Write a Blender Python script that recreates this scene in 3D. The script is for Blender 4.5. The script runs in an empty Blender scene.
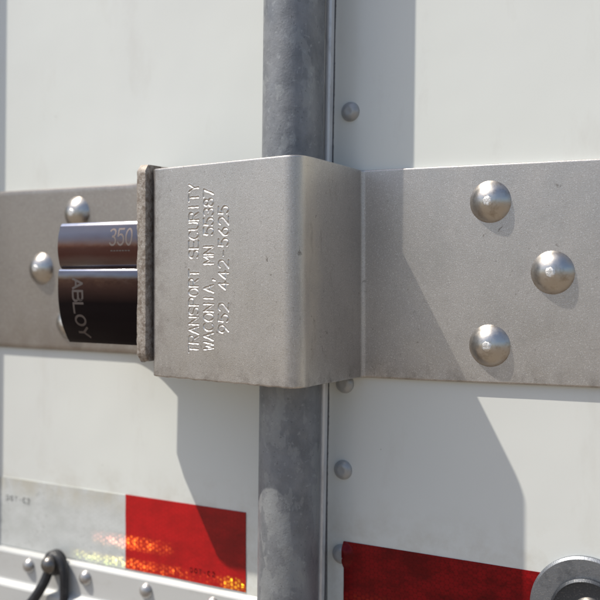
import bpy, math, random
import numpy as np
random.seed(4); rng = np.random.default_rng(7)
S = 0.001                                   # everything below is in millimetres
scene = bpy.context.scene; C = scene.collection
# ---------------------------------------------------------------- camera
THETA = math.atan(484/894)
cd = bpy.data.cameras.new('camera'); cam = bpy.data.objects.new('camera', cd); C.objects.link(cam)
cam.location = (0, -0.463, 0); cam.rotation_euler = (math.radians(90), 0, THETA)
cd.sensor_width = 36; cd.lens = 894/600*36; cd.shift_y = -29/600
cd.clip_start = 0.01; cd.clip_end = 2000
cd.dof.use_dof = True; cd.dof.focus_distance = 0.474; cd.dof.aperture_fstop = 7.5; cd.dof.aperture_blades = 9
scene.camera = cam
# ---------------------------------------------------------------- sky and sun
SD = np.array([100., 68., -180.5]); SD /= np.linalg.norm(SD)      # the way sunlight travels
w = bpy.data.worlds.new('World'); scene.world = w; w.use_nodes = True
nt = w.node_tree; nt.nodes.clear()
sky = nt.nodes.new('ShaderNodeTexSky'); sky.sky_type = 'NISHITA'; sky.sun_disc = False
sky.sun_elevation = math.asin(-SD[2]); sky.sun_rotation = math.atan2(-SD[0], -SD[1])
sky.air_density = 1.0; sky.dust_density = 2.2; sky.ozone_density = 1.0; sky.altitude = 200
bg = nt.nodes.new('ShaderNodeBackground'); bg.inputs[1].default_value = 0.11
wo = nt.nodes.new('ShaderNodeOutputWorld'); nt.links.new(sky.outputs[0], bg.inputs[0]); nt.links.new(bg.outputs[0], wo.inputs[0])
sl = bpy.data.lights.new('sun', 'SUN'); sl.energy = 3.6; sl.angle = math.radians(0.5); sl.color = (1.0, 0.945, 0.85)
so = bpy.data.objects.new('sun', sl); C.objects.link(so)
from mathutils import Vector
so.rotation_euler = Vector(SD).to_track_quat('-Z', 'Y').to_euler(); so.location = (-2, -2, 3)
scene.view_settings.view_transform = 'Standard'; scene.view_settings.look = 'None'
scene.view_settings.exposure = 0.30; scene.view_settings.gamma = 1.0
scene.render.engine = 'CYCLES'

# ---------------------------------------------------------------- materials
def _n(nt, t, **k):
    n = nt.nodes.new(t)
    for a, v in k.items():
        if a.startswith('i_'):
            key = a[2:]; key = int(key) if key.isdigit() else key.replace('_', ' ')
            n.inputs[key].default_value = v
        else: setattr(n, a, v)
    return n
class Mat:
    def __init__(s, name, base, rough=.5, metal=0., **kw):
        s.m = bpy.data.materials.new(name); s.m.use_nodes = True; s.nt = s.m.node_tree
        s.b = s.nt.nodes['Principled BSDF']; s.out = s.nt.nodes['Material Output']
        s.b.inputs['Base Color'].default_value = (*base, 1); s.b.inputs['Roughness'].default_value = rough
        s.b.inputs['Metallic'].default_value = metal
        for k, v in kw.items(): s.b.inputs[k].default_value = v
        s.tc = _n(s.nt, 'ShaderNodeTexCoord'); s.col = None; s.nrm = None; s.rg = None; s.base = base; s.rough0 = rough
    def L(s, a, b): s.nt.links.new(a, b)
    def coord(s, sc=(1, 1, 1), loc=(0, 0, 0)):
        mp = _n(s.nt, 'ShaderNodeMapping'); mp.inputs['Scale'].default_value = sc; mp.inputs['Location'].default_value = loc
        s.L(s.tc.outputs['Object'], mp.inputs[0]); return mp.outputs[0]
    def noise(s, mm, detail=4, rough=.55, stretch=(1, 1, 1), loc=(0, 0, 0), dist=0.):
        n = _n(s.nt, 'ShaderNodeTexNoise'); k = 1000/mm
        n.inputs['Scale'].default_value = 1; n.inputs['Detail'].default_value = detail; n.inputs['Roughness'].default_value = rough
        n.inputs['Distortion'].default_value = dist
        s.L(s.coord(tuple(k*a for a in stretch), loc), n.inputs['Vector']); return n.outputs['Fac']
    def ramp(s, f, lo, hi, a=0., b=1.):
        r = _n(s.nt, 'ShaderNodeMapRange'); r.inputs['From Min'].default_value = lo; r.inputs['From Max'].default_value = hi
        r.inputs['To Min'].default_value = a; r.inputs['To Max'].default_value = b; s.L(f, r.inputs['Value']); return r.outputs[0]
    def math(s, op, a, b):
        n = _n(s.nt, 'ShaderNodeMath', operation=op)
        for i, q in enumerate((a, b)):
            if isinstance(q, (int, float)): n.inputs[i].default_value = q
            else: s.L(q, n.inputs[i])
        return n.outputs[0]
    def mix(s, fac, colour, amt=1.):
        m = _n(s.nt, 'ShaderNodeMix', data_type='RGBA')
        if amt != 1: fac = s.math('MULTIPLY', fac, amt)
        s.L(fac, m.inputs['Factor'])
        if s.col is None: m.inputs['A'].default_value = (*s.base, 1)
        else: s.L(s.col, m.inputs['A'])
        m.inputs['B'].default_value = (*colour, 1); s.col = m.outputs['Result']; s.L(s.col, s.b.inputs['Base Color']); return s
    def roughness(s, f, a, b): s.L(s.ramp(f, .3, .7, a, b), s.b.inputs['Roughness']); return s
    def bump(s, f, dist_mm, strength=1.):
        b = _n(s.nt, 'ShaderNodeBump'); b.inputs['Strength'].default_value = strength; b.inputs['Distance'].default_value = dist_mm*S
        s.L(f, b.inputs['Height'])
        if s.nrm is not None: s.L(s.nrm, b.inputs['Normal'])
        s.nrm = b.outputs[0]; s.L(s.nrm, s.b.inputs['Normal']); return s
    def axis(s, i):
        sp = _n(s.nt, 'ShaderNodeSeparateXYZ'); s.L(s.tc.outputs['Object'], sp.inputs[0]); return sp.outputs[i]
def band(m, f, lo, hi, soft):
    """1 inside [lo,hi] with soft sides"""
    return m.math('MULTIPLY', m.ramp(f, lo-soft, lo+soft), m.ramp(f, hi-soft, hi+soft, 1., 0.))

def steel(name, base=(.56, .53, .50), metal=.85, rough=.39, grain=.55, gd=.08):
    m = Mat(name, base, rough, metal)
    m.mix(m.ramp(m.noise(45, 5, .6), .42, .72), tuple(b*.78 for b in base), .5)
    m.mix(m.ramp(m.noise(7, 5, .65, loc=(3, 1, 5)), .56, .78), tuple(b*.6 for b in base), .3)
    m.mix(m.ramp(m.noise(.5, 3, .6), .56, .70), (.94, .92, .89), .6)      # blasted sparkle
    m.mix(m.ramp(m.noise(.55, 3, .6, loc=(9, 2, 4)), .54, .70), (.25, .23, .21), .55)
    m.roughness(m.noise(18, 4), rough-.04, rough+.07)
    m.bump(m.noise(grain, 3, .6), gd)
    return m
M = {}
m = steel('blasted_steel'); M['steel'] = m.m
m = steel('brown_steel', (.385, .345, .31), rough=.40); m.mix(m.math('MULTIPLY', m.ramp(m.axis(2), -.054, -.030, 1., 0.), m.ramp(m.noise(12, 5, .65), .35, .6)), (.27, .225, .19), .5); M['steel_brown'] = m.m
# housing: blasted steel with a painted pale sheen on its brown-smeared bend and specks of dirt
m = steel('blasted_steel_worn_painted_sheen')
x = m.axis(0)
yy = m.axis(1)
st = m.math('MULTIPLY', m.math('MULTIPLY', band(m, m.math('ADD', yy, m.math('MULTIPLY', m.noise(20, 4, loc=(1, 1, 1)), .012)), -.0235, -.006, .0060), m.ramp(x, -.0050, -.0020)), m.ramp(m.noise(24, 5, .6, stretch=(1, 1, .35)), .33, .62))
m.mix(st, (.78, .71, .60), .7)  # warm reflection next to the bend, painted into the base colour
m.mix(m.math('MULTIPLY', band(m, x, -.0075, .004, .002), m.ramp(m.noise(9, 5, .7, stretch=(1, 1, .3), loc=(2, 2, 2)), .58, .72)), (.22, .18, .14), .35)
low = m.ramp(m.axis(2), -.0600, -.048, 1., 0.)
m.mix(m.math('MULTIPLY', low, m.ramp(m.noise(9, 6, .7, loc=(4, 4, 1)), .46, .66)), (.20, .17, .15), .6)
sc = m.noise(1.0, 3, .6, stretch=(.05, .05, 1.6), loc=(2, 5, 1)); m.mix(m.math('MULTIPLY', m.ramp(sc, .68, .74), m.ramp(m.noise(30, 3), .45, .6)), (.72, .70, .67), .45)
sc2 = m.noise(1.2, 3, .6, stretch=(1.2, 1.2, .06), loc=(6, 1, 3)); m.mix(m.math('MULTIPLY', m.ramp(sc2, .69, .76), m.ramp(m.noise(26, 3, loc=(3, 0, 0)), .48, .6)), (.25, .23, .21), .5)
m.mix(m.ramp(m.noise(4.5, 4, .65, loc=(7, 7, 7), dist=.6), .66, .73), (.16, .13, .11), .65)
m.mix(m.math('MULTIPLY', m.ramp(x, -.098, -.085, 1., 0.), m.ramp(m.noise(7, 5, .7, loc=(1, 4, 4)), .45, .62)), (.26, .22, .20), .5)
ab = _n(m.nt, 'ShaderNodeAttribute', attribute_name='stamp')
m.mix(m.math('MULTIPLY', m.ramp(ab.outputs['Fac'], .25, .8), m.ramp(m.noise(3, 3), .35, .6, .35, 1.)), (.90, .88, .83), .65)
M['steel_worn'] = m.m
m = steel('cast_edge', (.40, .355, .31), .55, .6, 1.6, .22)
m.mix(m.ramp(m.noise(3.5, 5, .7), .45, .6), (.20, .155, .12), .8).mix(m.ramp(m.noise(2.2, 5, .7, loc=(5, 0, 2)), .56, .66), (.55, .52, .49), .6)
M['edge'] = m.m
m = Mat('bolt_steel', (.60, .57, .53), .3, 1.)
m.roughness(m.noise(4, 4), .26, .40); m.mix(m.ramp(m.noise(5, 5, .65), .5, .72), (.30, .24, .18), .65)
m.bump(m.noise(2.5, 3), .05).bump(m.noise(.4, 2), .012); M['bolt'] = m.m
m = Mat('bolt_mark', (.80, .78, .75), .45, 1.); m.bump(m.noise(1.3, 4, .7), .35); M['mark'] = m.m
m = Mat('white_panel', (.79, .81, .765), .17, 0.)
m.mix(m.ramp(m.noise(160, 4, .5), .4, .65), (.74, .75, .72), .6)
m.mix(m.ramp(m.noise(7, 2, .4, loc=(1.3, 2, 3.1)), .775, .80), (.25, .24, .21), .8)
m.mix(m.ramp(m.noise(40, 6, .7, stretch=(1, 1, .35), loc=(4, 2, 3)), .56, .75), (.66, .65, .60), .5)
gr = m.math('MULTIPLY', m.ramp(m.axis(2), -.150, -.125, 1., 0.), m.ramp(m.noise(22, 5, .65, loc=(0, 3, 8)), .45, .65))
m.mix(gr, (.62, .60, .53), .6)
m.roughness(m.noise(60, 4), .14, .26); m.bump(m.noise(70, 2, .4), .9).bump(m.noise(1.4, 2), .008); M['panel'] = m.m
m = Mat('painted_rivet', (.45, .46, .46), .34, .3); m.mix(m.ramp(m.noise(3, 5, .6), .5, .7), (.38, .37, .36), .6).bump(m.noise(1.2, 3), .06); M['rivet'] = m.m
m = Mat('rail_rivet', (.50, .49, .48), .36, .7); m.mix(m.ramp(m.noise(3, 5, .6), .5, .7), (.28, .26, .25), .6).bump(m.noise(1.2, 3), .06); M['rivet_m'] = m.m
m = Mat('galvanised', (.275, .285, .30), .5, .35)
m.mix(m.ramp(m.noise(17, 6, .65, stretch=(1, 1, .8)), .40, .64), (.165, .175, .19), .8)
m.mix(m.ramp(m.noise(11, 4, .55, stretch=(1, 1, .5), loc=(4, 2, 9)), .54, .58), (.36, .375, .38), .45)
m.mix(m.ramp(m.noise(3.4, 4, .6, loc=(6, 2, 0)), .60, .68), (.42, .44, .45), .4).mix(m.ramp(m.noise(1.6, 3, .6, loc=(8, 1, 0)), .64, .70), (.09, .095, .10), .5)
m.mix(m.math('MULTIPLY', m.ramp(m.noise(2, 3, .6, stretch=(1, 1, .05), loc=(1, 9, 2)), .66, .74), m.ramp(m.noise(40, 3), .45, .6)), (.42, .43, .44), .5); m.roughness(m.noise(12, 4), .42, .62); m.bump(m.noise(1.1, 3, .6), .10).bump(m.noise(8, 3), .3); M['galv'] = m.m
m = Mat('aluminium_trim', (.80, .81, .82), .40, .35); m.mix(m.ramp(m.noise(6, 5, .65, stretch=(1, 1, .3)), .52, .7), (.35, .34, .34), .5).bump(m.noise(.8, 2), .02); M['alu'] = m.m
m = Mat('rail_paint', (.60, .605, .59), .35, .1); m.mix(m.ramp(m.noise(18, 5, .65, stretch=(.5, 1, 1)), .5, .7), (.50, .49, .46), .55).bump(m.noise(1.5, 2), .02); M['rail'] = m.m
m = Mat('black_rubber', (.025, .026, .03), .5); m.mix(m.ramp(m.noise(4, 4), .5, .7), (.07, .07, .072), .6).bump(m.noise(1, 3), .08); M['rubber'] = m.m
m = Mat('sealant', (.10, .10, .11), .7); m.bump(m.noise(2, 3), .3); M['seal'] = m.m
m = Mat('dark_screw', (.20, .19, .18), .35, .9); m.bump(m.noise(1.5, 3), .1); M['screw'] = m.m
m = Mat('washer_zinc', (.25, .265, .29), .45, .75)
m.mix(m.ramp(m.noise(.7, 2), .56, .68), (.50, .48, .46), .35).mix(m.ramp(m.noise(6, 5, .65), .5, .7), (.10, .11, .125), .6)
m.bump(m.noise(.7, 3), .10); M['washer'] = m.m
m = Mat('washer_dark', (.06, .065, .075), .5, .7); m.mix(m.ramp(m.noise(.8, 2), .58, .7), (.30, .29, .28), .3).bump(m.noise(.8, 3), .1); M['washer_dark'] = m.m
m = Mat('chromed_lock', (.215, .20, .21), .14, 1.)
m.mix(m.ramp(m.noise(20, 4, .6, stretch=(.4, 1, 1)), .45, .65), (.15, .125, .125), .6); m.roughness(m.noise(9, 4), .09, .17)
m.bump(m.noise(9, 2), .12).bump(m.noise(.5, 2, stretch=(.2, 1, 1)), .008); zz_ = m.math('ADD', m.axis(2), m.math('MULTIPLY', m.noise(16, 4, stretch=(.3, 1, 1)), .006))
m.mix(band(m, zz_, .0085, .0215, .004), (.13, .055, .05), .85)  # red-brown reflection painted as a colour band on the upper lobe
m.mix(m.ramp(zz_, -.002, .001, 1., 0.), (.085, .05, .048), .95)  # dark brown reflection painted over the lower lobe
m.mix(m.ramp(zz_, -.016, -.006, 1., 0.), (.014, .014, .019), .92)  # black lower reflection, likewise painted by height
m.mix(band(m, m.axis(2), .0269, .0290, .0001), (.95, .95, 1.), .9).mix(band(m, m.axis(2), .0001, .0016, .0001), (.95, .95, 1.), .9); M['lock'] = m.m  # bright edge highlights painted onto the two chamfers
M['etch'] = Mat('etched', (.22, .18, .165), .55, .6).m
M['etch_dim'] = Mat('etched_dim', (.13, .11, .105), .5, .6).m
m = Mat('gravel_lot', (.21, .17, .125), .9); m.mix(m.ramp(m.noise(900, 6, .7), .45, .6), (.16, .125, .09), .7).bump(m.noise(30, 4), 8); M['ground'] = m.m
M['ink'] = Mat('tape_print_red', (.24, .008, .01), .4).m
M['ink_g'] = Mat('tape_print_grey', (.40, .41, .38), .5).m

def tape(name, base, dark, spec_tint, glint):
    m = Mat(name, base, .28)
    m.b.inputs['Coat Weight'].default_value = 0. if 'dirty' in name else .2; m.b.inputs['Specular IOR Level'].default_value = .2 if 'dirty' in name else .4; m.b.inputs['Coat Roughness'].default_value = .12
    vo = _n(m.nt, 'ShaderNodeTexVoronoi', feature='DISTANCE_TO_EDGE'); vo.inputs['Scale'].default_value = 1; vo.inputs['Randomness'].default_value = .25
    cc = m.coord((1000/2.1, 1, 1000/2.1)); m.L(cc, vo.inputs['Vector'])
    ce = _n(m.nt, 'ShaderNodeTexVoronoi', feature='F1'); ce.inputs['Scale'].default_value = 1; ce.inputs['Randomness'].default_value = .25; m.L(cc, ce.inputs['Vector'])
    edge = m.ramp(vo.outputs['Distance'], .05, .14, 1., 0.)
    pass
    m.mix(m.ramp(m.noise(14, 6, .7, stretch=(.6, 1, 1)), .42, .60), dark, .65)
    m.mix(m.math('MULTIPLY', m.ramp(m.noise(3, 6, .75, stretch=(.6, 1, 1), loc=(3, 3, 1)), .52, .66), m.ramp(m.noise(30, 3), .45, .6)), tuple(d*.6 for d in dark), .6)
    if name.startswith('white'): m.mix(m.math('MULTIPLY', m.ramp(m.axis(2), .008, .020), m.ramp(m.noise(16, 5, .6), .35, .6)), (.50, .47, .38), .7)
    m.bump(m.noise(3, 3), .03)
    # the micro-prisms: facets tilted up about 45 degrees, each cell a little differently, so sun flashes back from some
    g = _n(m.nt, 'ShaderNodeBsdfGlossy'); g.inputs['Roughness'].default_value = .30
    vs = _n(m.nt, 'ShaderNodeVectorMath', operation='SUBTRACT'); m.L(ce.outputs['Color'], vs.inputs[0]); vs.inputs[1].default_value = (.5, .5, .5)
    vk = _n(m.nt, 'ShaderNodeVectorMath', operation='SCALE'); m.L(vs.outputs[0], vk.inputs[0]); vk.inputs['Scale'].default_value = .16
    va = _n(m.nt, 'ShaderNodeVectorMath', operation='ADD'); m.L(vk.outputs[0], va.inputs[0]); va.inputs[1].default_value = (.14, -.70, .70)
    vn = _n(m.nt, 'ShaderNodeVectorMath', operation='NORMALIZE'); m.L(va.outputs[0], vn.inputs[0]); m.L(vn.outputs[0], g.inputs['Normal'])
    z = m.axis(2); x = m.axis(0)
    hs = _n(m.nt, 'ShaderNodeCombineColor', mode='HSV')
    if glint.endswith('red'): m.L(m.math('ADD', m.ramp(ce.outputs['Distance'], 0, .6, .0, .04), m.ramp(x, .024, .036, 0., .08)), hs.inputs[0])
    else: m.L(m.ramp(m.math('ADD', m.axis(2), m.math('MULTIPLY', m.noise(6, 2), .008)), -.022, -.004, .24, .02), hs.inputs[0])
    hs.inputs[1].default_value = .97 if glint.endswith('red') else .75; hs.inputs[2].default_value = 1.; m.L(hs.outputs[0], g.inputs['Color'])
    up = band(m, z, -.0100, -.0035, .0022); lo_ = band(m, z, -.0235, -.0180, .0020)
    if glint.endswith('red'):
        up = m.math('MULTIPLY', up, m.ramp(x, -.040, -.006, 1., 0.))
        lo_ = m.math('MULTIPLY', lo_, m.math('ADD', m.ramp(x, -.030, .010, .8, .12), m.ramp(x, .026, .034, 0., 1.)))
    else:
        up = m.math('MULTIPLY', up, m.ramp(x, -.030, -.004, 0., .8)); lo_ = m.math('MULTIPLY', lo_, m.ramp(x, -.050, -.008, 0., 1.))
    rows = m.math('ADD', up, lo_)
    def wave(ax, az):
        t_ = m.math('ADD', m.math('MULTIPLY', x, ax), m.math('MULTIPLY', z, az)); c_ = _n(m.nt, 'ShaderNodeMath', operation='COSINE'); m.L(t_, c_.inputs[0]); return c_.outputs[0]
    K = 2*math.pi/.0026
    hexs = m.math('ADD', m.math('ADD', wave(K, 0), wave(-K*.5, K*.866)), wave(-K*.5, -K*.866))
    cell = m.math('MULTIPLY', m.ramp(hexs, -1.3, 1.6, .15, 1.), m.ramp(m.noise(5, 3, .6), .35, .62, .35, 1.))
    m.mix(m.ramp(hexs, -1.5, -.6, 1., 0.), dark, .45)
    g2 = _n(m.nt, 'ShaderNodeBsdfGlossy'); g2.inputs['Roughness'].default_value = .72; m.L(m.col, g2.inputs['Color'])
    sx = _n(m.nt, 'ShaderNodeMix', data_type='RGBA'); sx.inputs['Factor'].default_value = .6; m.L(m.col, sx.inputs['A']); sx.inputs['B'].default_value = (.95, .02, .02, 1) if glint.endswith('red') else (.7, .7, .7, 1); m.L(sx.outputs['Result'], g2.inputs['Color'])
    vb = _n(m.nt, 'ShaderNodeVectorMath', operation='NORMALIZE'); vb.inputs[0].default_value = (.14, -.8, .62); m.L(vb.outputs[0], g2.inputs['Normal'])
    ma = _n(m.nt, 'ShaderNodeMixShader'); ma.inputs[0].default_value = (.05 if 'dirty' in name else .16) if glint.endswith('red') else .06; m.L(m.b.outputs[0], ma.inputs[1]); m.L(g2.outputs[0], ma.inputs[2])
    fac = m.math('MULTIPLY', m.math('MULTIPLY', rows, cell), m.math('MULTIPLY', 1., .085))
    mx = _n(m.nt, 'ShaderNodeMixShader'); m.L(fac, mx.inputs[0]); m.L(ma.outputs[0], mx.inputs[1]); m.L(g.outputs[0], mx.inputs[2]); m.L(mx.outputs[0], m.out.inputs[0])
    return m.m
M['tape_red'] = tape('red_prism_film', (.31, .005, .008), (.13, .003, .005), None, 'red')
M['tape_shaded'] = tape('red_prism_film_dirty', (.24, .004, .007), (.05, .002, .003), None, 'none_red')  # deeper copy of the left red film: shade painted into its colours
M['tape_white'] = tape('white_prism_film', (.60, .62, .61), (.48, .50, .48), None, 'white')

# ---------------------------------------------------------------- object helpers
POS = {}
def thing(name, label, cat, loc, group=None):
    o = bpy.data.objects.new(name, None); C.objects.link(o); o.empty_display_size = .01
    o.location = [v*S for v in loc]; POS[o.name] = np.array(loc, float)
    o['label'] = label; o['category'] = cat
    if group: o['group'] = group
    return o
def mesh(name, v, f, mat, parent=None, loc=(0, 0, 0), smooth=True, label=None, local=False):
    """v in world mm (or local mm when local=True); loc = world mm position of the object's origin"""
    v = np.asarray(v, float); loc = np.asarray(loc, float)
    if not local: v = v-loc
    me = bpy.data.meshes.new(name); me.from_pydata((v*S).tolist(), [], f if isinstance(f, list) else f.tolist()); me.update()
    import bmesh
    bm = bmesh.new(); bm.from_mesh(me); bmesh.ops.recalc_face_normals(bm, faces=bm.faces); bm.to_mesh(me); bm.free()
    if smooth:
        me.polygons.foreach_set('use_smooth', [True]*len(me.polygons)); me.set_sharp_from_angle(angle=math.radians(38))
    me.materials.append(mat)
    o = bpy.data.objects.new(name, me); C.objects.link(o)
    pl = np.zeros(3)
    if parent: o.parent = parent; pl = POS[parent.name]
    o.location = [q*S for q in (loc-pl)]; POS[o.name] = loc
    if label: o['label'] = label
    return o
def copy_tree(o, loc, label=None, parent=None):
    c = o.copy(); C.objects.link(c)
    if parent is not None: c.parent = parent; c.location = [q*S for q in (np.array(loc)-POS[parent.name])]
    else: c.location = [q*S for q in loc]
    POS[c.name] = np.array(loc, float)
    if label: c['label'] = label
    for ch in list(o.children):
        d = ch.copy(); C.objects.link(d); d.parent = c
        for g in list(ch.children):
            e = g.copy(); C.objects.link(e); e.parent = d
    return c
def lathe(prof, n=48, axis='y'):
    """prof: (r, h) pairs, h towards the viewer (-y). closes on r=0"""
    v = []; f = []; rings = []
    for r, h in prof:
        if r < 1e-6: rings.append([len(v)]); v.append((0, -h, 0))
        else:
            rings.append(list(range(len(v), len(v)+n)))
            for k in range(n):
                a = 2*math.pi*k/n; v.append((r*math.cos(a), -h, r*math.sin(a)))
    for a, b in zip(rings, rings[1:]):
        if len(a) == 1 and len(b) == 1: continue
        for k in range(n):
            k2 = (k+1) % n
            if len(a) == 1: f.append((a[0], b[k], b[k2]))
            elif len(b) == 1: f.append((a[k], b[0], a[k2]))
            else: f.append((a[k], b[k], b[k2], a[k2]))
    return np.array(v), f
def dome(R, H, base=0., n=14):
    rs = (R*R+H*H)/(2*H); a1 = math.asin(min(1, R/rs)) if H < R else math.pi/2
    p = [(R*.999, -1.), (R*.999, base-.001)]
    for k in range(n+1):
        a = a1*(1-k/n); p.append((rs*math.sin(a), base+rs*math.cos(a)-(rs-H)))
    p[-1] = (0, p[-1][1]); return p
def tube(path, r, n=16, cap=True):
    path = np.asarray(path, float); rr = np.full(len(path), r) if np.isscalar(r) else np.asarray(r)
    v = []; f = []
    t = np.gradient(path, axis=0); t /= np.linalg.norm(t, axis=1)[:, None]
    up = np.array([0, 1., 0]) if abs(t[0][1]) < .9 else np.array([1., 0, 0])
    for i, (p, d) in enumerate(zip(path, t)):
        a = np.cross(d, up); a /= np.linalg.norm(a); b = np.cross(d, a)
        for k in range(n):
            an = 2*math.pi*k/n; v.append(p+rr[i]*(a*math.cos(an)+b*math.sin(an)))
    for i in range(len(path)-1):
        for k in range(n): f.append((i*n+k, i*n+(k+1) % n, (i+1)*n+(k+1) % n, (i+1)*n+k))
    if cap: f.append(tuple(range(n))); f.append(tuple(range((len(path)-1)*n, len(path)*n)))
    return np.array(v), f
def spline(pts, n=12):
    pts = [np.array(p, float) for p in pts]; P = [2*pts[0]-pts[1]]+pts+[2*pts[-1]-pts[-2]]; out = []
    for i in range(1, len(P)-2):
        for k in range(n):
            t = k/n; a, b, c, d = P[i-1:i+3]
            out.append(.5*((2*b)+(-a+c)*t+(2*a-5*b+4*c-d)*t*t+(-a+3*b-3*c+d)*t**3))
    out.append(pts[-1]); return np.array(out)
def fillet(pts, rads, step=4., steps=None):
    """2-D polyline with rounded corners, sampled; steps = sample spacing per straight"""
    pts = [np.array(p, float) for p in pts]; out = []; cur = pts[0]
    for i in range(1, len(pts)):
        st = steps[i-1] if steps else step
        if i < len(pts)-1:
            d0 = pts[i]-pts[i-1]; d1 = pts[i+1]-pts[i]; d0 /= np.linalg.norm(d0); d1 /= np.linalg.norm(d1)
            turn = math.atan2(d0[0]*d1[1]-d0[1]*d1[0], float(d0@d1)); r = rads[i-1]; tl = r*math.tan(abs(turn)/2)
            e = pts[i]-d0*tl
        else: e = pts[i]
        n = max(1, int(round(np.linalg.norm(e-cur)/st)))
        for k in range(n): out.append(cur+(e-cur)*k/n)
        if i < len(pts)-1:
            s = 1 if turn > 0 else -1; nrm = np.array([-d0[1], d0[0]])*s; cen = e+nrm*r; m = max(3, int(abs(turn)*r/.8)+3)
            for k in range(m):
                a = turn*k/m; v = -nrm*r; out.append(cen+np.array([v[0]*math.cos(a)-v[1]*math.sin(a), v[0]*math.sin(a)+v[1]*math.cos(a)]))
            cur = pts[i]+d1*tl
    out.append(pts[-1]); return np.array(out)
def plate(prof, thick, zb, zt, rows=2, disp=None, bev=.9, side=1, ragged=0.):
    """bent sheet: prof = outer outline in (x,y); side=+1 puts the thickness on the left of travel. zb/zt functions of x. disp(x,y,z)->inward mm"""
    n = len(prof); t = np.gradient(prof, axis=0); t /= np.linalg.norm(t, axis=1)[:, None]
    nin = np.stack([-t[:, 1], t[:, 0]], 1)*side
    ZB = np.array([zb(x) for x in prof[:, 0]]); ZT = np.array([zt(x) for x in prof[:, 0]])
    if ragged:
        k = np.cumsum(rng.normal(0, 1, n)); k = np.convolve(k-np.convolve(k, np.ones(61)/61, 'same'), np.ones(5)/5, 'same'); ZB = ZB+np.clip(k*.12, -1, 1)*ragged
    rows_u = [(0., bev), (.3*bev, .3*bev)]+[None]; V = []
    us = [('b', 0, bev), ('b', .3*bev, .3*bev), ('b', bev, 0)]+[('m', k/rows, 0) for k in range(1, rows)]+[('t', bev, 0), ('t', .3*bev, .3*bev), ('t', 0, bev)]
    for kind, q, off in us:
        z = ZB+q if kind == 'b' else ZT-q if kind == 't' else (ZB+bev)+(ZT-ZB-2*bev)*q
        d = np.full(n, off, float)
        if disp is not None: d = d+disp(prof[:, 0], prof[:, 1], z)
        V.append(np.column_stack([prof+nin*d[:, None], z]))
    inner = prof+nin*thick
    V.append(np.column_stack([inner, ZT])); V.append(np.column_stack([inner, ZB]))
    R = len(V); V = np.concatenate(V); F = []
    for r in range(R):
        r2 = (r+1) % R
        i = np.arange(n-1); F.append(np.stack([r*n+i, r*n+i+1, r2*n+i+1, r2*n+i], 1))
    F = np.concatenate(F).tolist()
    F.append([r*n for r in range(R)]); F.append([r*n+n-1 for r in range(R)][::-1])
    return V, F
def sweep(prof, x0, x1, bev=.8, cuts=()):
    """closed (y,z) profile swept along x with bevelled ends"""
    prof = np.asarray(prof, float); c = prof.mean(0); n = len(prof)
    def sh(o):
        d = prof-c; L = np.linalg.norm(d, axis=1)[:, None]; return c+d*(1-o/L)
    st = [(x0, bev), (x0+.3*bev, .3*bev), (x0+bev, 0)]+[(x, 0) for x in cuts]+[(x1-bev, 0), (x1-.3*bev, .3*bev), (x1, bev)]
    V = np.concatenate([np.column_stack([np.full(n, x), sh(o)]) for x, o in st]); F = []
    for r in range(len(st)-1):
        for k in range(n): F.append((r*n+k, r*n+(k+1) % n, (r+1)*n+(k+1) % n, (r+1)*n+k))
    F.append(tuple(range(n))); F.append(tuple(range((len(st)-1)*n, len(st)*n))); return V, F
def box(x0, x1, y0, y1, z0, z1, b=.3):
    a = [(y0+b, z0), (y1-b, z0), (y1, z0+b), (y1, z1-b), (y1-b, z1), (y0+b, z1), (y0, z1-b), (y0, z0+b)]
    return sweep(a, x0, x1, b)

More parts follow.
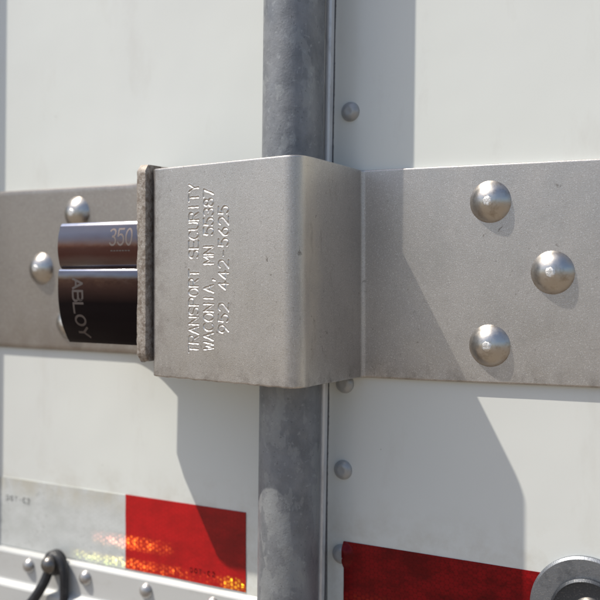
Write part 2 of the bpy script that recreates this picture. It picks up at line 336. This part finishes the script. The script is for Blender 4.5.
# ---------------------------------------------------------------- single-stroke lettering
def arc(cx, cy, rx, ry, a0, a1, n=9): return [(cx+rx*math.cos(math.radians(a0+(a1-a0)*k/n)), cy+ry*math.sin(math.radians(a0+(a1-a0)*k/n))) for k in range(n+1)]
G = {'T': [[(0, 6), (4, 6)], [(2, 6), (2, 0)]], 'R': [[(0, 0), (0, 6), (2.6, 6)]+arc(2.6, 4.6, 1.3, 1.4, 90, -90)+[(0, 3.2)], [(2, 3.2), (4, 0)]],
 'A': [[(0, 0), (2, 6), (4, 0)], [(.75, 2), (3.25, 2)]], 'N': [[(0, 0), (0, 6), (4, 0), (4, 6)]],
 'S': [arc(2, 4.5, 1.9, 1.5, 25, 270)+arc(2, 1.5, 1.9, 1.5, 90, -155)], 'P': [[(0, 0), (0, 6), (2.5, 6)]+arc(2.5, 4.5, 1.4, 1.5, 90, -90)+[(0, 3)]],
 'O': [arc(2, 3, 2, 3, 0, 360, 20)], 'E': [[(4, 6), (0, 6), (0, 0), (4, 0)], [(0, 3), (3.2, 3)]], 'C': [arc(2.1, 3, 2.1, 3, 45, 315, 16)],
 'U': [[(0, 6), (0, 2)]+arc(2, 2, 2, 2, 180, 360)+[(4, 6)]], 'I': [[(2, 0), (2, 6)]], 'Y': [[(0, 6), (2, 3), (4, 6)], [(2, 3), (2, 0)]],
 'W': [[(0, 6), (1, 0), (2, 4.6), (3, 0), (4, 6)]], 'M': [[(0, 0), (0, 6), (2, 2.4), (4, 6), (4, 0)]], ',': [[(1.8, .5), (1.3, -1.2)]],
 'B': [[(0, 0), (0, 6), (2.4, 6)]+arc(2.4, 4.6, 1.3, 1.4, 90, -90)+[(0, 3.2)], [(2.4, 3.2)]+arc(2.4, 1.6, 1.6, 1.6, 90, -90)+[(0, 0)]], 'L': [[(0, 6), (0, 0), (4, 0)]],
 'D': [[(0, 0), (0, 6), (1.6, 6)]+arc(1.6, 3, 2.4, 3, 90, -90)+[(0, 0)]],
 '0': [arc(2, 3, 1.8, 3, 0, 360, 20)], '2': [arc(2, 4.2, 1.9, 1.8, 160, -35)+[(0, 0), (4, 0)]], '3': [arc(1.9, 4.6, 1.8, 1.4, 150, -90)+arc(1.9, 1.6, 2, 1.6, 90, -150)],
 '4': [[(3, 0), (3, 6), (0, 1.8), (4, 1.8)]], '5': [[(3.7, 6), (.5, 6), (.3, 3.3)]+arc(1.9, 2, 2, 2, 125, -150)], '6': [[(3.2, 6), (.6, 3.2)]+arc(2, 1.9, 1.9, 1.9, 145, -215, 18)],
 '7': [[(0, 6), (4, 6), (1.4, 0)]], '8': [arc(2, 4.6, 1.6, 1.4, 0, 360, 16), arc(2, 1.6, 2, 1.6, 0, 360, 18)],
 '9': [arc(2, 4.1, 1.9, 1.9, -35, 325, 18)+[(.9, 0)]], '-': [[(.8, 3), (3.2, 3)]]}
def strokes(text, height, width, pitch):
    """2-D segments of a line of text; u along the line, v up the letters, mm"""
    out = []
    for i, ch in enumerate(text):
        for poly in G.get(ch, []):
            q = [(i*pitch+x/4*width, y/6*height) for x, y in poly]; out += [(a, b) for a, b in zip(q, q[1:])]
    return out
def ribbons(segs, fn, wd):
    V = []; F = []
    for a, b in segs:
        a = np.array(a); b = np.array(b); d = b-a; L = np.linalg.norm(d)
        if L < 1e-6: continue
        d /= L; nn = np.array([-d[1], d[0]])*wd/2; a = a-d*wd*.3; b = b+d*wd*.3; m = max(1, int(L/1.2)); k0 = len(V)
        for k in range(m+1):
            p = a+(b-a)*k/m; V += [fn(*(p+nn)), fn(*(p-nn))]
        for k in range(m): F.append((k0+2*k, k0+2*k+1, k0+2*k+3, k0+2*k+2))
    return V, F

# ---------------------------------------------------------------- the setting
mesh('ground', [(-3e5, -3e5, -1150), (3e5, -3e5, -1150), (3e5, 3e5, -1150), (-3e5, 3e5, -1150)], [(0, 1, 2, 3)], M['ground'], smooth=False)['kind'] = 'structure'

# left door: panel, bottom rail with rivets, reflective film
ld = thing('trailer_door', 'glossy white trailer door on the left, behind the padlock and the bare strap end', 'door', (-430, 0, -300))
mesh('panel', *box(-1150, -243.5, 0, 28, -300, 1300, 1.), M['panel'], ld, (-430, 0, 0), smooth=False)
def rail_prof():
    return [(-.2, -196.9), (-3.7, -198.5), (-4.2, -199.4), (-4.2, -217.4), (-4.6, -218.6), (-7.6, -220.6), (-8.4, -221.8), (-8.4, -262), (-8, -263), (-.2, -263)]
v, f = sweep(rail_prof(), -1150, -247, .3)
rail = mesh('bottom_rail', v, f, M['rail'], ld, (-430, -5, -230), smooth=False)
rv, rf = lathe(dome(5.2, 3.8), 32)
first = None
for x in (-463.5, -412, -361, -309.5, -515):
    zc = -205.8
    if first is None: first = mesh('rivet', rv, rf, M['rivet_m'], rail, (x, -4.2, zc), local=True)
    else: copy_tree(first, (x, -4.2, zc), parent=rail)
def film(name, x0, x1, z0, z1, mat, parent, label, skew=0.):
    nx, nz = (420, 64) if parent.name.endswith('001') else (40, 14); V = []; F = []
    xs = np.linspace(x0, x1, nx); zs = np.linspace(z0, z1, nz)
    for z in zs:
        for x in xs: V.append((x, -.45-2.9*max(0., 1-max(0., math.hypot(x+223.45, z+162.5)-4.)/3.6)**.8-.10*math.sin(x*.11+z*.2)-.06*math.sin(z*.5), z+skew*(x-x0)))
    for j in range(nz-1):
        for i in range(nx-1): F.append((j*nx+i, j*nx+i+1, (j+1)*nx+i+1, (j+1)*nx+i))
    b0 = len(V); rim = [i for i in range(nx)]+[j*nx+nx-1 for j in range(1, nz)]+[(nz-1)*nx+i for i in range(nx-2, -1, -1)]+[j*nx for j in range(nz-2, 0, -1)]
    for r in rim: V.append((V[r][0], .3, V[r][2]))
    for k in range(len(rim)): k2 = (k+1) % len(rim); F.append((rim[k], rim[k2], b0+k2, b0+k))
    return mesh(name, V, F, mat, parent, ((x0+x1)/2 if mat != M['tape_white'] else x1, 0, (z0+z1)/2), label=label)
tw = film('reflective_tape', -700, -381, -196.2, -147.5, M['tape_white'], ld, 'silver white section of reflective tape')
tr = film('reflective_tape', -381, -288, -195.6, -147.0, M['tape_red'], ld, 'red section of reflective tape on the left door')
def print_on(par, text, x0, z0, h, mat, loc, step):
    V, F = ribbons(strokes(text, h, h*.7, step), lambda u, v: (x0+u, -.66, z0+v), h*.16)
    mesh('printed_text', V, F, M[mat], par, loc, smooth=False)
print_on(tr, 'DOT-C2', -329, -189.5, 2.6, 'ink', (-334, 0, -171), 3.3)
print_on(tw, 'DOT-C2', -489, -163.5, 3.2, 'ink_g', (-381, 0, -172), 4.0)

# right door: panel, bright edge trim, rivets, film
rd = thing('trailer_door', 'white trailer door on the right with a bright metal edge trim and a row of flat rivets', 'door', (-60, 0, -300))
mesh('panel', *box(-232.6, 500, 0, 28, -300, 1300, 1.), M['panel'], rd, (-60, 0, 0), smooth=False)
def lean(v, k=.0125, x0=0):                      # rod and door edge lean a touch off plumb
    v = np.array(v, float); v[:, 0] += k*v[:, 2]; return v
tp = [(-235.0, 6)]+[(-235.0+2.25-2.25*math.cos(a), -3.6-1.6*math.sin(a)) for a in np.linspace(0, math.pi, 10)]+[(-230.5, 6)]
V = []; F = []; zz = np.linspace(-300, 1300, 60)
for z in zz: V += [(x, y, z) for x, y in tp]
n = len(tp)
for j in range(len(zz)-1):
    for i in range(n): F.append((j*n+i, j*n+(i+1) % n, (j+1)*n+(i+1) % n, (j+1)*n+i))
mesh('edge_trim', lean(V, .0195), F, M['alu'], rd, (-229, 0, 0))
# ragged sealant bead between trim and panel, rubber seal in the gap
V = []; F = []; zz = np.linspace(-300, 400, 900)
for z in zz:
    wv = .55+.10*math.sin(z*.13)+abs(rng.normal(0, .10)); V += [(-230.6, -.2, z), (-230.6, -1.0, z), (-230.6+wv, -.12, z)]
for j in range(len(zz)-1):
    F += [(3*j+1, 3*j+2, 3*j+5, 3*j+4)]
mesh('sealant_bead', lean(V, .0195), F, M['seal'], rd, (-227, 0, 0), smooth=False)
v, f = box(-243.2, -236.5, 2, 20, -300, 1300, .5); mesh('rubber_seal', lean(v), f, M['rubber'], rd, (-238, 0, 0), smooth=False)
rp = [(5.6, -1), (5.6, .3), (5.3, 1.3), (4.4, 2.5), (3.2, 3.1), (2.2, 3.3), (1.8, 3.25), (0, 3.3)]
rv, rf = lathe(rp, 36); first = None
for z in (91, 190, 289, -64.5, -114, -162.5, -15, 41):
    x = -219.8+.0225*z
    if first is None: first = mesh('rivet', rv, rf, M['rivet'], rd, (x, 0, z), local=True)
    else: copy_tree(first, (x, 0, z), parent=rd)
film('reflective_tape', -222, 120, -205.5, -154.9, M['tape_shaded'], rd, 'red reflective tape on the right door, shade painted into its colour')

# lock rods: the one in the picture, and an unseen twin added past the left edge to shade the left margin
def rod(x, label):
    r = thing('lock_rod', label, 'rod', (x, -24, -300))
    V = []; F = []; n = 72; zz = np.linspace(-300, 1300, 50)
    for z in zz:
        for k in range(n):
            a = 2*math.pi*k/n; V.append((x+17.3*math.cos(a), -22.0+17.3*math.sin(a), z))
    for j in range(len(zz)-1):
        for k in range(n): F.append((j*n+k, j*n+(k+1) % n, (j+1)*n+(k+1) % n, (j+1)*n+k))
    mesh('tube', lean(V), F, M['galv'], r, (x, -22.0, 0)); return r
rod(-244.3, 'mottled grey galvanized upright rod passing behind the stamped steel box')
rod(-555.8, 'unseen galvanized upright rod added past the left edge to cast shade')

# ---------------------------------------------------------------- right housing (flange + box cover), stamped
hs = thing('lock_housing', 'bent blasted steel lock box stamped with address lines, its flange bolted to the right door', 'lock housing', (-213.5, -6, -60))
XL, YL, XC, YC = -315.6, -57.8, -214.2, -70.0
prof = fillet([(-314.4, -44), (XL, YL), (XC, YC), (-209.2, -3.2), (30, -3.2)], [4.2, 8.5, 2.6], steps=[1.5, .26, 2.5, 4])
zt = lambda x: np.interp(x, [-318, -213, -209, -80, 30], [57.7, 58.7, 56.8, 55.7, 55.4])
zb = lambda x: np.interp(x, [-318, -213, -209, -80, 30], [-59.6, -59.4, -60, -58.2, -57.6])
ux = np.array([XC-XL, YC-YL]); ux /= np.linalg.norm(ux)
segs = []
def px2s(px, py):                                # where a spot of the face seen at this pixel lies along the face
    s_, c_ = math.sin(THETA), math.cos(THETA); u = (px-300)/894; d = np.array([-s_+u*c_, c_+u*s_])
    A = np.array([[d[0], -ux[0]], [d[1], -ux[1]]]); t, s = np.linalg.solve(A, np.array([XL, YL])-np.array([0, -463.])); return s, -(py-271)/894*t
for text, px, yb, yt, in (('TRANSPORT SECURITY', 198.5, 353, 184), ('WACONIA, MN 55387', 213.5, 350, 189), ('952 442-5625', 228.5, 333, 206)):
    s0, z0 = px2s(px, yb); _, z1 = px2s(px, yt); n = len(text); wd = 4.0; pitch = (z1-z0-wd)/(n-1)
    for a, b in strokes(text, 7.0, wd, pitch):
        segs.append(((s0-a[1], z0+a[0]), (s0-b[1], z0+b[0])))
segs = np.array(segs)
on_front = None
def stamp(x, y, z):
    s = (x-XL)*ux[0]+(y-YL)*ux[1]; off = np.abs((x-XL)*ux[1]-(y-YL)*ux[0]); best = np.full(len(x), 9.)
    P = np.stack([s, z], 1); sel = (off < .05) & (s > 8) & (s < 60)
    if not sel.any(): return np.zeros(len(x))
    Q = P[sel]; zmid = Q[0, 1]; near = segs[(np.minimum(segs[:, 0, 1], segs[:, 1, 1]) < zmid+2) & (np.maximum(segs[:, 0, 1], segs[:, 1, 1]) > zmid-2)]
    bb = best[sel]
    for a, b in near:
        d = b-a; t = np.clip(((Q-a)@d)/max(1e-9, d@d), 0, 1); bb = np.minimum(bb, np.linalg.norm(Q-a-t[:, None]*d, axis=1))
    best[sel] = bb+.12*np.sin(Q[:, 0]*1.7+Q[:, 1]*1.1)*(bb < 1.5)
    g = .40*np.exp(-(best/.33)**2)-.07*np.exp(-((best-.7)/.25)**2)
    return np.where(best < 3, g, 0)
v, f = plate(prof, 2.9, zb, zt, rows=440, disp=stamp, bev=.8, side=1, ragged=.35)
hp = mesh('housing_plate', v, f, M['steel_worn'], hs, (-213.5, -40, 0))
at = hp.data.attributes.new('stamp', 'FLOAT', 'POINT'); n = len(prof); av = np.zeros(len(v))
for r_ in range(len(v)//n-2):
    q = v[r_*n:(r_+1)*n]; g_ = stamp(prof[:, 0], prof[:, 1], q[:, 2]); av[r_*n:(r_+1)*n] = np.clip(g_/.40, 0, 1)
at.data.foreach_set('value', av)
# ---------------------------------------------------------------- left bracket
bk = thing('lock_bracket', 'blasted steel strap on the left door with a rough brown end beside the padlock', 'lock bracket', (-430, -6, -55))
prof = fillet([(-760, -2.6), (-350, -2.6), (-322.6, -58.2)], [46], step=4)
zt2 = lambda x: np.interp(x, [-350, -325], [56.9, 60.2]); zb2 = lambda x: np.interp(x, [-350, -325], [-54.2, -52.2])
v, f = plate(prof, 2.4, zb2, zt2, rows=40, bev=.9, side=1, ragged=.3)
mesh('strap', v, f, M['steel_brown'], bk, (-430, -6, 0))
# thick worn edge block at the end of the leg, chamfered ends, and the inner guard plate behind the box face
a = [(-59.6, -47.5), (-56.5, -51.6), (-40, -52.2), (-40, 60.2), (-56.5, 60.2), (-59.6, 57.0)]
nz = 60; V = []; F = []
zs = np.linspace(-51.2, 60.3, nz)
for z in zs:
    e = min(z+51.2, 60.3-z); ch = max(0, 3.0-e)*.9; w0 = rng.normal(0, .07); w1 = rng.normal(0, .07)
    V += [(-324.0+w0+ch*.4, -42, z), (-324.0+w0+ch*.4, -59.6+ch, z), (-322.4+w0, -60.8+ch, z), (-317.0+w1, -60.8+ch, z), (-316.4+w1*.5, -59.8+ch, z), (-316.4, -42, z)]
for j in range(nz-1):
    for i in range(6): F.append((j*6+i, j*6+(i+1) % 6, (j+1)*6+(i+1) % 6, (j+1)*6+i))
F += [tuple(range(6)), tuple(range((nz-1)*6, nz*6))]
mesh('end_plate', V, F, M['edge'], bk, (-319.5, -50, 0), label='rough brown worn end plate')
g0 = [(-316.0, -47.5), (-316.0, -43.5), (-300, -43.5), (-300, -47.5)]
V = [(x, y, -52) for x, y in g0]+[(x, y, 60.2 if x < -310 else 57.8) for x, y in g0]
mesh('guard_plate', V, [(0, 1, 2, 3), (7, 6, 5, 4), (0, 4, 5, 1), (1, 5, 6, 2), (2, 6, 7, 3), (3, 7, 4, 0)], M['edge'], bk, (-308, -45, 0), smooth=False)

# carriage bolts
bv, bf = lathe(dome(11.1, 6.0, 0, 20), 64)
V = [(0, -6.15, 0)]; F = []; kk = 26
for r_, h_ in ((1.3, 6.25), (2.1, 6.15), (2.7, 5.65)):
    for k in range(kk):
        an = 2*math.pi*k/kk; w_ = 1+rng.normal(0, .05); V.append((r_*w_*math.cos(an), -h_+rng.normal(0, .045), r_*w_*math.sin(an)))
F += [(0, 1+k, 1+(k+1) % kk) for k in range(kk)]
for r_ in range(2):
    for k in range(kk): F.append((1+r_*kk+k, 1+r_*kk+(k+1) % kk, 1+(r_+1)*kk+(k+1) % kk, 1+(r_+1)*kk+k))
base = None
for par, y, spots in ((hs, -3.2, [(-135.4, 36.3), (-103.2, -.8), (-135.8, -39.2), (-60, 36)]), (bk, -2.6, [(-421.0, 39.2), (-453.6, 1.6), (-428.5, -35)])):
    for x, z in spots:
        if base is None:
            base = mesh('bolt', bv, bf, M['bolt'], par, (x, y, z), local=True)
            mk = mesh('stamped_mark', V, F, M['mark'], base, (x, y, z), local=True)
            o = base
        else: o = copy_tree(base, (x, y, z), parent=par)
        o.rotation_euler.y = random.uniform(0, 6.28)

# ---------------------------------------------------------------- padlock body
pl = thing('padlock', 'dark chromed padlock body with two rounded lobes pushed through the bracket', 'padlock', (-350, -45, -43.5))
fr = spline([(0, 0), (1, 0)], 1)
top = spline([(-58.7, 27.2), (-60.6, 20), (-60.8, 12), (-59.4, 5), (-58.2, 2.9), (-57.5, 2.2)], 6)
lowp = spline([(-58.6, 1.7), (-60.1, .2), (-60.9, -5), (-60.4, -18), (-57.6, -31), (-53.2, -40), (-51.0, -43.2)], 6)
lp = [(-30, 27.4), (-57.4, 28.6)]+[tuple(p) for p in top]+[tuple(p) for p in lowp]+[(-33, -43.2), (-29, -39)]
v, f = sweep(lp, -383, -322.5, .7)
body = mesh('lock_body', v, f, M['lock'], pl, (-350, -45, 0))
def ysurf(z):
    P_ = np.concatenate([top, lowp]); o = np.argsort(P_[:, 1]); return float(np.interp(z, P_[o, 1], P_[o, 0]))
def line_on_lock(name, text, x0, z0, h, wd, pitch, turn, mat, sw):
    fn = (lambda u, v: (x0+v, ysurf(z0-u)-.07, z0-u)) if turn else (lambda u, v: (x0+u, ysurf(z0+v)-.07, z0+v))
    V, F = ribbons(strokes(text, h, wd, pitch), fn, sw); return mesh(name, V, F, M[mat], pl, (-350, -45, 0), smooth=False)
line_on_lock('etched_lettering', 'ABLOY', -371.0, -4.5, 7.4, 5.8, 7.3, True, 'etch_dim', 1.35)
line_on_lock('etched_lettering', '350', -343.0, 15.0, 9.2, 4.6, 5.9, False, 'etch', 1.1)
line_on_lock('etched_lettering', '-------', -342.5, 10.6, 2.2, 2.0, 2.1, False, 'etch_dim', .7)

# ---------------------------------------------------------------- washer stack, bottom right
wt = thing('washer_stack', 'two grey zinc washers under a shiny domed bolt over the right red tape', 'washer', (-87, 0, -171.0))
v, f = lathe([(28.0, .1), (28.2, 1.2), (28.1, 1.9), (26.9, 3.0), (8, 2.9), (8, .2)], 96); mesh('outer_washer', v, f, M['washer'], wt, (-87, 0, -171.0), local=True)
v, f = lathe([(18.2, 3.05), (18.5, 3.6), (18.4, 4.7), (17.2, 5.9), (16.4, 5.6), (6, 5.9), (6, 3)], 80); mesh('inner_washer', v, f, M['washer_dark'], wt, (-86, 0, -171.5), local=True)
v, f = lathe(dome(9.0, 6, 5.6, 14), 48); mesh('bolt_head', v, f, M['bolt'], wt, (-84.5, 0, -170.5), local=True)

# ---------------------------------------------------------------- black rubber cable on the bottom rail
cb = thing('cable', 'black rubber cable looped under a dark dome screw on the left door bottom rail', 'cable', (-433, -5, -202))
p = spline([(-427.5, -8, -285), (-427.5, -8.5, -250), (-427.0, -8.8, -225), (-426.5, -8.8, -208), (-428.6, -8.8, -198), (-434, -8.8, -193.5), (-439, -9.2, -197), (-440, -10.6, -206), (-444.5, -13.5, -217), (-454, -15, -229), (-470, -16, -241), (-492, -17, -256), (-520, -18, -275)], 10)
v, f = tube(p, np.interp(np.arange(len(p)), [0, 30, 50, 80, 200], [2.6, 3.0, 3.0, 3.4, 3.4]), 20); mesh('rubber_cord', v, f, M['rubber'], cb, (-433, -9, -202))
v, f = lathe([(8.4, .2), (8.4, 5), (7.6, 6.2), (3, 9.4)], 40); mesh('clamp_eye', v, f, M['rubber'], cb, (-436.5, -4.2, -198.5), local=True)
v, f = lathe(dome(5.8, 4.0, 9.6, 12), 36); mesh('screw_head', v, f, M['screw'], cb, (-436.5, -4.2, -198.5), local=True)
